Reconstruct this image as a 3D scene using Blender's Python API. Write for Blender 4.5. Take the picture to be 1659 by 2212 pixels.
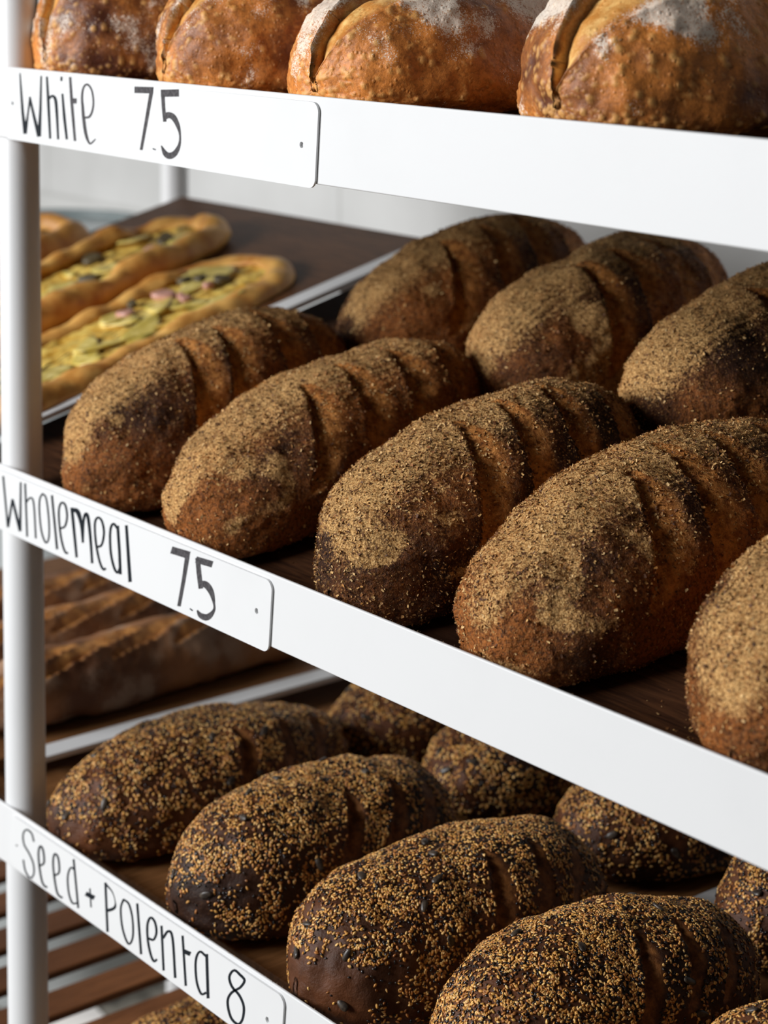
import bpy, math, random
import numpy as np
from mathutils import Matrix, Vector

random.seed(5)
scene = bpy.context.scene
COL = scene.collection
for o in list(bpy.data.objects):
    bpy.data.objects.remove(o)

# ------------------------------------------------------------------ camera
W_PX, H_PX, F_PX = 1659.0, 2212.0, 4461.0
PY = 154.0                      # row of the optical axis (lens shifted down)
cam_d = bpy.data.cameras.new('camera')
cam = bpy.data.objects.new('camera', cam_d)
COL.objects.link(cam)
cam.location = (1.505, -0.807, 1.558)
cam.rotation_euler = (math.pi / 2 - 0.0616, 0, 0.8926)
cam_d.sensor_fit = 'VERTICAL'
cam_d.sensor_height = 36.0
cam_d.sensor_width = 27.0
cam_d.lens = F_PX / H_PX * 36.0
cam_d.shift_y = -(H_PX / 2 - PY) / H_PX
cam_d.clip_start = 0.05
cam_d.dof.use_dof = True
cam_d.dof.focus_distance = 1.33
cam_d.dof.aperture_fstop = 7.0
scene.camera = cam

# ------------------------------------------------------------------ light
world = bpy.data.worlds.new('world')
scene.world = world
world.use_nodes = True
wbg = world.node_tree.nodes['Background']
wbg.inputs[0].default_value = (1.0, 0.97, 0.94, 1)
wbg.inputs[1].default_value = 0.04


def area(name, loc, target, sx, sy, power, color):
    d = bpy.data.lights.new(name, 'AREA')
    d.shape = 'RECTANGLE'
    d.size, d.size_y = sx, sy
    d.energy = power
    d.color = color
    ob = bpy.data.objects.new(name, d)
    COL.objects.link(ob)
    ob.location = loc
    v = Vector(target) - Vector(loc)
    ob.rotation_euler = v.to_track_quat('-Z', 'Y').to_euler()
    return ob


area('window_light', (-1.1, -3.08, 2.38), (0.35, 0.1, 1.08), 1.7, 1.6, 181.0, (0.975, 0.985, 1.0))
area('floor_fill_light', (-2.5, -0.7, 1.3), (-1.0, 0.72, 0.0), 0.7, 0.9, 5.0, (1.0, 0.98, 0.95)).data.spread = math.radians(95)  # unseen fill lamp added to lift the floor and wall behind the rack

vs = scene.view_settings
vs.view_transform = 'Standard'
vs.look = 'None'
vs.exposure = 0.13
vs.gamma = 1.0
vs.use_curve_mapping = False

# ------------------------------------------------------------------ helpers


class NT:
    def __init__(self, name):
        self.m = bpy.data.materials.new(name)
        self.m.use_nodes = True
        self.t = self.m.node_tree
        self.b = self.t.nodes['Principled BSDF']

    def n(self, typ, **kw):
        nd = self.t.nodes.new(typ)
        for k, v in kw.items():
            setattr(nd, k, v)
        return nd

    def l(self, a, b):
        self.t.links.new(a, b)

    def coord(self, scale=(1, 1, 1)):
        tc = self.n('ShaderNodeTexCoord')
        mp = self.n('ShaderNodeMapping')
        mp.inputs['Scale'].default_value = scale
        self.l(tc.outputs['Object'], mp.inputs['Vector'])
        return mp.outputs['Vector']

    def noise(self, scale, detail=3, rough=.55, vec=None, dist=0):
        nd = self.n('ShaderNodeTexNoise')
        nd.inputs['Scale'].default_value = scale
        nd.inputs['Detail'].default_value = detail
        nd.inputs['Roughness'].default_value = rough
        nd.inputs['Distortion'].default_value = dist
        if vec is None:
            vec = self.coord()
        self.l(vec, nd.inputs['Vector'])
        return nd.outputs['Fac']

    def voro(self, scale, vec=None, feature='F1'):
        nd = self.n('ShaderNodeTexVoronoi')
        nd.feature = feature
        nd.inputs['Scale'].default_value = scale
        if vec is None:
            vec = self.coord()
        self.l(vec, nd.inputs['Vector'])
        return nd.outputs['Distance']

    def ramp(self, fac, lo, hi):
        mr = self.n('ShaderNodeMapRange')
        mr.interpolation_type = 'SMOOTHSTEP'
        mr.inputs['From Min'].default_value = lo
        mr.inputs['From Max'].default_value = hi
        self.l(fac, mr.inputs['Value'])
        return mr.outputs['Result']

    def math(self, op, a, b):
        nd = self.n('ShaderNodeMath', operation=op)
        for i, v in enumerate((a, b)):
            if isinstance(v, (int, float)):
                nd.inputs[i].default_value = v
            else:
                self.l(v, nd.inputs[i])
        return nd.outputs[0]

    def mix(self, fac, a, b):
        nd = self.n('ShaderNodeMix', data_type='RGBA')
        for i, v in ((0, fac), (6, a), (7, b)):
            if isinstance(v, (int, float)):
                nd.inputs[i].default_value = v
            elif isinstance(v, tuple):
                nd.inputs[i].default_value = (*v, 1)
            else:
                self.l(v, nd.inputs[i])
        return nd.outputs[2]

    def attr(self, name):
        nd = self.n('ShaderNodeAttribute')
        nd.attribute_name = name
        return nd.outputs['Fac']

    def bump(self, h, strength, dist, prev=None):
        nd = self.n('ShaderNodeBump')
        nd.inputs['Strength'].default_value = strength
        nd.inputs['Distance'].default_value = dist
        self.l(h, nd.inputs['Height'])
        if prev is not None:
            self.l(prev, nd.inputs['Normal'])
        return nd.outputs['Normal']

    def done(self, color=None, rough=None, normal=None, spec=None):
        for k, v in (('Base Color', color), ('Roughness', rough), ('Normal', normal), ('Specular IOR Level', spec)):
            if v is None:
                continue
            if isinstance(v, tuple):
                self.b.inputs[k].default_value = (*v, 1)
            elif isinstance(v, (int, float)):
                self.b.inputs[k].default_value = v
            else:
                self.l(v, self.b.inputs[k])
        return self.m


# ---- materials
def mat_white_metal(name, base, bumpy=.06):
    k = NT(name)
    c = k.mix(k.ramp(k.noise(9, 4), .45, .8), base, tuple(v * .965 for v in base))
    sp = k.ramp(k.voro(260), .045, .02)
    sel = k.ramp(k.noise(38, 2), .66, .72)
    c = k.mix(k.math('MULTIPLY', sp, sel), c, (.30, .24, .19))
    nb = k.bump(k.noise(140, 2), bumpy, .0006)
    return k.done(c, .42, nb, .4)


M_WHITE = mat_white_metal('white_painted_metal', (.735, .74, .742))
M_SIGN = mat_white_metal('white_sign_enamel', (.755, .76, .762), .02)
k = NT('marker_ink')
M_INK = k.done(k.mix(k.noise(300, 2), (.006, .009, .013), (.014, .018, .024)), .5, None, .15)
k = NT('thin_marker_ink')
M_INK2 = k.done(k.mix(k.ramp(k.noise(420, 3), .3, .7), (.045, .042, .045), (.10, .095, .10)), .5, None, .15)


def mat_wood(name, a, b, grain=(1, 14, 14), rough=.5):
    k = NT(name)
    v = k.coord(grain)
    g = k.noise(16, 6, .6, v, 1.2)
    c = k.mix(k.ramp(g, .3, .7), a, b)
    c = k.mix(k.ramp(k.noise(3.2, 2), .35, .75), c, tuple(x * .62 for x in a))
    return k.done(c, rough, k.bump(g, .25, .0012), .2)


M_WALNUT = mat_wood('dark_walnut_board', (.062, .024, .009), (.17, .070, .026))  # lighter walnut copy, wall light on the flatbread board put into its colour
M_WALNUT_SHADED = mat_wood('shaded_walnut_board', (.026, .010, .005), (.085, .034, .014))  # darker copy of the walnut, shelf shade put into its colour
M_OAK = mat_wood('warm_oak_board', (.15, .062, .02), (.29, .13, .048), (14, 1, 14))
M_SLAT = mat_wood('oiled_slat_wood', (.14, .05, .017), (.27, .105, .038), (14, 1, 14))
k = NT('painted_wall')
wv = k.coord()
c = k.mix(k.ramp(k.noise(2.2, 4), .35, .7), (.50, .50, .49), (.60, .60, .59))
bt = k.n('ShaderNodeTexBrick')
bt.inputs['Scale'].default_value = 1.0
bt.inputs['Color1'].default_value = (1, 1, 1, 1)
bt.inputs['Color2'].default_value = (.97, .97, .96, 1)
bt.inputs['Mortar'].default_value = (.82, .82, .81, 1)
bt.inputs['Mortar Size'].default_value = .004
bt.inputs['Brick Width'].default_value = .42
bt.inputs['Row Height'].default_value = .14
rot = k.n('ShaderNodeMapping')
rot.inputs['Rotation'].default_value = (math.pi / 2, 0, 0)
k.l(wv, rot.inputs['Vector'])
k.l(rot.outputs['Vector'], bt.inputs['Vector'])
mul = k.n('ShaderNodeMix', data_type='RGBA', blend_type='MULTIPLY')
mul.inputs[0].default_value = 1
k.l(c, mul.inputs[6])
k.l(bt.outputs['Color'], mul.inputs[7])
M_WALL = k.done(mul.outputs[2], .6)
k = NT('concrete_floor')
c = k.mix(k.ramp(k.noise(26, 6, .65), .35, .65), (.10, .09, .075), (.26, .24, .20))
c = k.mix(k.ramp(k.noise(9, 3), .6, .75), c, (.06, .055, .045))
M_FLOOR = k.done(c, .55)
k = NT('sun_patch')
M_SUN_PATCH = k.done(k.mix(k.noise(14, 3), (.86, .83, .80), (.80, .76, .72)), .8)  # plain white standing in for sunlight on the floor
k = NT('grey_enamel')
M_GREY = k.done(k.mix(k.noise(12, 3), (.13, .16, .16), (.20, .23, .23)), .45)
k = NT('pale_grey_enamel')
M_GREY2 = k.done(k.mix(k.noise(12, 3), (.40, .43, .43), (.48, .50, .50)), .45)


def mat_wholemeal():
    k = NT('wholemeal_crust')
    fl, sc, bk = k.attr('flour'), k.attr('score'), k.attr('bake')
    n1 = k.noise(85, 6, .7)
    n2 = k.noise(420, 4, .7)
    n3 = k.noise(900, 2, .6)
    v1 = k.voro(330)
    c = k.mix(k.ramp(k.math('ADD', k.math('MULTIPLY', bk, .75), k.math('MULTIPLY', n1, .5)), .35, 1.05),
              (.026, .008, .0035), (.38, .12, .024))
    c = k.mix(k.math('MULTIPLY', k.ramp(n3, .55, .68), .55), c, (.42, .19, .055))
    c = k.mix(k.math('MULTIPLY', k.ramp(n2, .56, .38), .7), c, (.024, .009, .005))
    pit = k.math('MULTIPLY', k.ramp(v1, .36, .14), k.ramp(k.noise(55, 2), .40, .58))
    c = k.mix(k.math('MULTIPLY', pit, .45), c, (.42, .21, .075))
    sc_c = k.mix(k.ramp(k.noise(150, 5, .7), .33, .67), (.24, .07, .013), (.76, .32, .08))
    c = k.mix(k.math('MULTIPLY', sc, .85), c, sc_c)
    # bran and flour dust
    fm = k.ramp(k.math('ADD', fl, k.math('MULTIPLY', k.math('SUBTRACT', n2, .5), 2.4)), .46, .95)
    wob = k.n('ShaderNodeTexNoise')
    wob.inputs['Scale'].default_value = 120
    wob.inputs['Detail'].default_value = 3
    cv = k.coord()
    k.l(cv, wob.inputs['Vector'])
    vm = k.n('ShaderNodeVectorMath', operation='MULTIPLY_ADD')
    k.l(wob.outputs['Color'], vm.inputs[0])
    vm.inputs[1].default_value = (.016, .016, .016)
    k.l(cv, vm.inputs[2])
    crack = k.ramp(k.voro(120, vm.outputs[0], 'DISTANCE_TO_EDGE'), .0, .09)
    crk = k.math('MAXIMUM', crack, k.ramp(k.noise(34, 3), .50, .60))
    fm = k.math('MULTIPLY', fm, k.math('ADD', k.math('MULTIPLY', crk, .65), .35))
    fc = k.mix(k.ramp(n3, .35, .65), (.40, .19, .055), (.92, .57, .23))
    c = k.mix(k.math('MULTIPLY', fm, .9), c, fc)
    b = k.bump(n1, .55, .004)
    b = k.bump(n2, .75, .0022, b)
    b = k.bump(n3, .6, .0011, b)
    r = k.math('ADD', k.math('MULTIPLY', fm, .25), .58)
    return k.done(c, r, b, .16)


def mat_seed_crust():
    k = NT('dark_seeded_crust')
    sc, bk = k.attr('score'), k.attr('bake')
    n1 = k.noise(60, 5, .65)
    n2 = k.noise(500, 4, .7)
    c = k.mix(k.ramp(k.math('ADD', k.math('MULTIPLY', bk, .6), k.math('MULTIPLY', n1, .5)), .3, .9),
              (.022, .008, .004), (.13, .042, .013))
    c = k.mix(k.math('MULTIPLY', k.ramp(n2, .55, .7), .4), c, (.16, .075, .032))
    sc_c = k.mix(k.ramp(k.noise(130, 5, .7), .33, .67), (.09, .028, .007), (.34, .13, .034))
    c = k.mix(k.math('MULTIPLY', sc, .95), c, sc_c)
    b = k.bump(n1, .4, .003)
    b = k.bump(n2, .5, .0012, b)
    return k.done(c, .5, b, .28)


def mat_white_crust():
    k = NT('blistered_white_crust')
    fl, sc, bk, bl = k.attr('flour'), k.attr('score'), k.attr('bake'), k.attr('blister')
    n1 = k.noise(45, 5, .62)
    n2 = k.noise(330, 4, .7)
    n3 = k.noise(1000, 2, .6)
    c = k.mix(k.ramp(k.math('ADD', k.math('MULTIPLY', bk, .8), k.math('MULTIPLY', n1, .9)), .52, 1.22),
              (.085, .018, .005), (.76, .26, .046))
    c = k.mix(k.math('MULTIPLY', k.ramp(n2, .62, .30), .45), c, (.06, .016, .006))
    c = k.mix(k.math('MULTIPLY', bl, .70), c, (.86, .46, .14))
    vb = k.ramp(k.voro(190), .30, .08)
    c = k.mix(k.math('MULTIPLY', vb, .35), c, (.55, .27, .09))
    sc_c = k.mix(k.ramp(k.noise(70, 5, .7), .35, .68), (.58, .23, .04), (.92, .58, .20))
    c = k.mix(k.math('MULTIPLY', sc, .95), c, sc_c)
    gr = k.math('ADD', k.math('MULTIPLY', k.math('SUBTRACT', n2, .5), 1.5), k.math('MULTIPLY', k.math('SUBTRACT', n3, .5), 1.9))
    fm = k.ramp(k.math('ADD', fl, gr), .42, 1.0)
    sp = k.math('MULTIPLY', k.ramp(n3, .60, .70), k.ramp(fl, .02, .3))
    c = k.mix(k.math('MULTIPLY', k.math('MAXIMUM', fm, sp), .8), c, (.90, .82, .70))
    b = k.bump(n1, .3, .003)
    b = k.bump(vb, .35, .0014, b)
    b = k.bump(n2, .45, .0010, b)
    return k.done(c, .5, b, .4)


def mat_baguette():
    k = NT('floured_baguette_crust')
    fl, sc, bk = k.attr('flour'), k.attr('score'), k.attr('bake')
    n1 = k.noise(60, 5, .65)
    n2 = k.noise(400, 4, .7)
    c = k.mix(k.ramp(k.math('ADD', k.math('MULTIPLY', bk, .8), k.math('MULTIPLY', n1, .4)), .3, .9),
              (.12, .045, .018), (.36, .155, .058))
    sc_c = k.mix(k.ramp(n1, .3, .7), (.34, .12, .026), (.74, .35, .10))
    c = k.mix(k.math('MULTIPLY', sc, .9), c, sc_c)
    fm = k.ramp(k.math('ADD', fl, k.math('MULTIPLY', k.math('SUBTRACT', n2, .5), .9)), .3, .75)
    c = k.mix(k.math('MULTIPLY', fm, .5), c, (.48, .35, .25))
    b = k.bump(n2, .5, .0012)
    return k.done(c, .6, b, .3)


def mat_vcol(name, rough, spec=.4):
    k = NT(name)
    nd = k.n('ShaderNodeAttribute')
    nd.attribute_name = 'tone'
    return k.done(nd.outputs['Color'], rough, None, spec)


M_WM, M_SEED, M_WHITEB, M_BAG = mat_wholemeal(), mat_seed_crust(), mat_white_crust(), mat_baguette()
M_FLAKE = mat_vcol('bran_flake', .7)
M_SESAME = mat_vcol('toasted_sesame', .38, .5)
M_BLACK = mat_vcol('black_sesame', .22, .6)
k = NT('pumpkin_seed')
M_PUMP = k.done(k.mix(k.ramp(k.noise(240, 3), .35, .7), (.022, .015, .012), (.085, .062, .042)), .4, None, .5)
k = NT('flatbread_crust')
n1 = k.noise(38, 4, .6)
c = k.mix(k.ramp(n1, .3, .7), (.58, .235, .042), (.88, .50, .135))
c = k.mix(k.ramp(k.noise(17, 3), .56, .75), c, (.46, .16, .028))
M_FLAT = k.done(c, .5, k.bump(k.noise(200, 3), .3, .001))
k = NT('cheese_topping')
n1 = k.noise(60, 4, .6)
c = k.mix(k.ramp(n1, .35, .65), (.60, .32, .04), (.92, .66, .16))
c = k.mix(k.ramp(k.noise(36, 3), .58, .7), c, (.14, .085, .03))
M_TOP = k.done(c, .4, k.bump(n1, .5, .003))
k = NT('courgette_slice')
c = k.mix(k.ramp(k.noise(70, 3), .35, .7), (.56, .42, .07), (.82, .66, .22))
M_VEG = k.done(k.mix(k.ramp(k.noise(40, 2), .6, .75), c, (.24, .20, .03)), .35)
k = NT('pink_onion')
M_ONION = k.done(k.mix(k.noise(60, 3), (.48, .20, .16), (.72, .42, .32)), .35)
k = NT('dark_herb')
M_HERB = k.done(k.mix(k.noise(90, 3), (.05, .04, .02), (.16, .12, .06)), .5)

# ---- numpy noise
_rng = np.random.RandomState(11)
_PERM = np.concatenate([_rng.permutation(256)] * 3)
_GR = _rng.randn(256, 3)
_GR /= np.linalg.norm(_GR, axis=1)[:, None]


def perlin(P):
    I = np.floor(P).astype(int)
    Fr = P - I
    I &= 255
    U = Fr * Fr * Fr * (Fr * (Fr * 6 - 15) + 10)
    out = 0
    for dx in (0, 1):
        wx = U[:, 0] if dx else 1 - U[:, 0]
        for dy in (0, 1):
            wy = U[:, 1] if dy else 1 - U[:, 1]
            for dz in (0, 1):
                wz = U[:, 2] if dz else 1 - U[:, 2]
                h = _PERM[_PERM[_PERM[(I[:, 0] + dx) & 255] + ((I[:, 1] + dy) & 255)] + ((I[:, 2] + dz) & 255)]
                g = _GR[h]
                out = out + wx * wy * wz * (g[:, 0] * (Fr[:, 0] - dx) + g[:, 1] * (Fr[:, 1] - dy) + g[:, 2] * (Fr[:, 2] - dz))
    return out * 1.6


def fbm(P, scale, octv=3, seed=0):
    P = P * scale + seed * 17.37
    s, a = 0, 1.0
    for i in range(octv):
        s = s + a * perlin(P)
        P = P * 2.03 + 5.1
        a *= .5
    return s


def sstep(a, b, x):
    t = np.clip((x - a) / (b - a), 0, 1)
    return t * t * (3 - 2 * t)


# ---- object helpers
def link(o, parent=None, mw=None):
    COL.objects.link(o)
    if parent is not None:
        o.parent = parent
    return o


def np_mesh(name, V, F, mat, parent=None, smooth=True, attrs=None, tones=None):
    """F: (n,3) or (n,4) int array, or list of such arrays"""
    me = bpy.data.meshes.new(name)
    Fs = F if isinstance(F, list) else [F]
    loops = np.concatenate([f.ravel() for f in Fs]).astype(np.int32)
    counts = np.concatenate([np.full(len(f), f.shape[1]) for f in Fs])
    starts = np.concatenate([[0], np.cumsum(counts)[:-1]]).astype(np.int32)
    me.vertices.add(len(V))
    me.vertices.foreach_set('co', np.ascontiguousarray(V, np.float32).ravel())
    me.loops.add(len(loops))
    me.loops.foreach_set('vertex_index', loops)
    me.polygons.add(len(starts))
    me.polygons.foreach_set('loop_start', starts)
    if smooth:
        me.polygons.foreach_set('use_smooth', np.ones(len(starts), bool))
    for kx, a in (attrs or {}).items():
        at = me.attributes.new(kx, 'FLOAT', 'POINT')
        at.data.foreach_set('value', np.ascontiguousarray(a, np.float32))
    if tones is not None:
        at = me.attributes.new('tone', 'FLOAT_COLOR', 'POINT')
        at.data.foreach_set('color', np.ascontiguousarray(np.c_[tones, np.ones(len(tones))], np.float32).ravel())
    me.materials.append(mat)
    me.update(calc_edges=True)
    me.validate()
    return link(bpy.data.objects.new(name, me), parent)


def poly_mesh(name, V, F, mat, parent=None, smooth=False, bevel=0, seg=2):
    me = bpy.data.meshes.new(name)
    me.from_pydata([tuple(v) for v in V], [], [list(f) for f in F])
    if smooth:
        for p in me.polygons:
            p.use_smooth = True
    me.materials.append(mat)
    o = link(bpy.data.objects.new(name, me), parent)
    if bevel:
        md = o.modifiers.new('bevel', 'BEVEL')
        md.width = bevel
        md.segments = seg
        md.limit_method = 'ANGLE'
        for p in me.polygons:
            p.use_smooth = True
        try:
            me.set_sharp_from_angle(angle=math.radians(40))
        except Exception:
            pass
    return o


def box_geo(x0, x1, y0, y1, z0, z1, tilt=0.0, piv=(0, 0, 0)):
    V = [(x, y, z) for x in (x0, x1) for y in (y0, y1) for z in (z0, z1)]
    if tilt:
        c, s = math.cos(tilt), math.sin(tilt)
        V = [(x, piv[1] + (y - piv[1]) * c - (z - piv[2]) * s, piv[2] + (y - piv[1]) * s + (z - piv[2]) * c) for x, y, z in V]
    F = [(0, 1, 3, 2), (4, 6, 7, 5), (0, 4, 5, 1), (2, 3, 7, 6), (0, 2, 6, 4), (1, 5, 7, 3)]
    return V, F


def box(name, dims, mat, parent=None, bevel=.001, tilt=0.0, piv=(0, 0, 0)):
    V, F = box_geo(*dims, tilt=tilt, piv=piv)
    return poly_mesh(name, V, F, mat, parent, bevel=bevel)


def tag(o, label, cat, group=None, kind=None):
    o['label'] = label
    o['category'] = cat
    if group:
        o['group'] = group
    if kind:
        o['kind'] = kind
    return o


def empty(name, loc=(0, 0, 0), rot=(0, 0, 0)):
    o = bpy.data.objects.new(name, None)
    o.empty_display_size = .02
    COL.objects.link(o)
    o.location = loc
    o.rotation_euler = rot
    return o


def tube(name, rings, mat, parent=None, n=28, cap=True, closed=False):
    """rings: list of (center, axis-basis u, v, radius)"""
    V, F = [], []
    for c, u, v, r in rings:
        for i in range(n):
            a = 2 * math.pi * i / n
            V.append(tuple(Vector(c) + Vector(u) * (r * math.cos(a)) + Vector(v) * (r * math.sin(a))))
    m = len(rings)
    for j in range(m - (0 if closed else 1)):
        for i in range(n):
            a, b = j * n + i, j * n + (i + 1) % n
            c2, d = ((j + 1) % m) * n + (i + 1) % n, ((j + 1) % m) * n + i
            F.append((a, b, c2, d))
    if cap and not closed:
        F.append(tuple(range(n))[::-1])
        F.append(tuple(range((m - 1) * n, m * n)))
    o = poly_mesh(name, V, F, mat, parent, smooth=True)
    try:
        o.data.set_sharp_from_angle(angle=math.radians(50))
    except Exception:
        pass
    return o

# ------------------------------------------------------------------ the setting
TILT = math.radians(13.8)
Z_MID, Z_LOW, Z_TOP, Z_SLAT = 1.0962, 0.816, 1.4405, 0.57
Z_MID_L, Z_LOW_L = 1.1232, 0.838        # the boards left of the white edge strip lie a little higher


def struct(name, dims, mat):
    o = box(name, dims, mat, None, 0)
    o['kind'] = 'structure'
    o['label'] = {'floor': 'grey concrete floor under the bread rack', 'wall_back': 'pale painted wall behind the bread rack'}[name]
    o['category'] = name.split('_')[0]
    return o


struct('floor', (-4, 3, -3, 1.06, -.05, 0), M_FLOOR)
struct('wall_back', (-4, 3, 1.0, 1.06, 0, 2.9), M_WALL)

# ------------------------------------------------------------------ rack
rack = empty('bread_rack', (0, 0, 0))
tag(rack, 'white painted metal bread rack with round posts and flat front rails', 'rack')
EX, EY = (1, 0, 0), (0, 1, 0)
for px, py in ((-.62, .020), (0, .020), (1.17, .020), (-.62, .575), (0, .575), (1.17, .575)):
    tube('post', [((px, py, z), EX, EY, .0168) for z in (0.004, 1.93)] + [((px, py, 1.934), EX, EY, .014)], M_WHITE, rack, 40)


def rail(zt, zb):
    V, F = box_geo(-.637, 1.19, 0, .0026, zb, zt)
    return poly_mesh('front_rail', V, F, M_WHITE, rack, bevel=.0009)


rail(1.459, 1.4013)
rail(1.130, 1.0792)
rail(.843, .7935)
rail(.585, .535)
for zb, tl in ((Z_TOP, 0), (Z_MID, TILT), (Z_LOW, 0)):
    d = .545 * math.tan(tl)
    box('back_rail', (-.637, 1.19, .552, .5575, zb + d - .05, zb + d - .014), M_WHITE, rack, .001)
    for xc in (-.62, 1.17):
        box('side_rail', (xc - .0025, xc + .0025, .03, .57, zb - .045, zb - .014), M_WHITE, rack, .001, tl, (0, 0, zb))
for zb, tl in ((Z_MID_L, TILT), (Z_LOW_L, 0)):
    box('cross_bar', (-.100, -.075, .079, .545, zb - .004, zb + .002), M_WHITE, rack, .0012, tl, (0, 0, zb))
box('cross_bar', (.437, .462, .02, .548, Z_LOW - .014, Z_LOW + .002), M_WHITE, rack, .0012)
for xc in (-.62, .0, 1.17):
    box('side_rail', (xc - .008, xc + .008, .02, .57, Z_SLAT - .04, Z_SLAT - .0085), M_WHITE, rack, .001)


# ------------------------------------------------------------------ boards
def board(x0, x1, zb, tl, mat, label, y0=.038, y1=.545, th=-.014):
    V, F = box_geo(x0, x1, y0 / math.cos(tl), y1 / math.cos(tl), th, 0)
    o = poly_mesh('shelf_board', V, F, mat, None, bevel=.0015)
    o.location = (0, 0, zb)
    o.rotation_euler = (tl, 0, 0)
    return tag(o, label, 'board', 'loose wooden shelf boards')


board(-.60, -.1015, Z_TOP, 0, M_WALNUT_SHADED, 'dark wooden board on the top shelf left of the white loaves')
board(-.0735, .4765, Z_TOP, 0, M_WALNUT_SHADED, 'dark wooden board under the white loaves behind the White sign')
board(.4785, 1.15, Z_TOP, 0, M_WALNUT_SHADED, 'dark wooden board under the nearest white loaf on the top shelf')
board(-.558, -.1005, Z_MID_L, TILT, M_WALNUT, 'tilted dark wooden board under the flatbreads', th=-.010)
board(-.130, .4765, Z_MID, TILT, M_WALNUT_SHADED, 'tilted dark wooden board under the wholemeal loaves behind the Wholemeal sign')
board(.4785, 1.15, Z_MID, TILT, M_WALNUT_SHADED, 'tilted dark wooden board under the nearest wholemeal loaves at right')
board(-.60, -.1005, Z_LOW_L, 0, M_OAK, 'brown wooden board under the baguettes', th=-.010)
board(-.130, .4365, Z_LOW, 0, M_OAK, 'brown wooden board under the seeded loaves behind the Seed sign')
board(.4625, 1.15, Z_LOW, 0, M_OAK, 'brown wooden board under the nearest seeded loaves at lower right')

sl = empty('slatted_shelf', (0, 0, Z_SLAT))
tag(sl, 'slatted oiled wooden shelf at the bottom of the rack', 'shelf')
SL_X0, SL_P = -.592, .0705
for i in range(25):
    x = SL_X0 + i * SL_P
    box('slat', (x, x + .041, .040, .555, -.008, 0), M_SLAT, sl, .0015)


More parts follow.
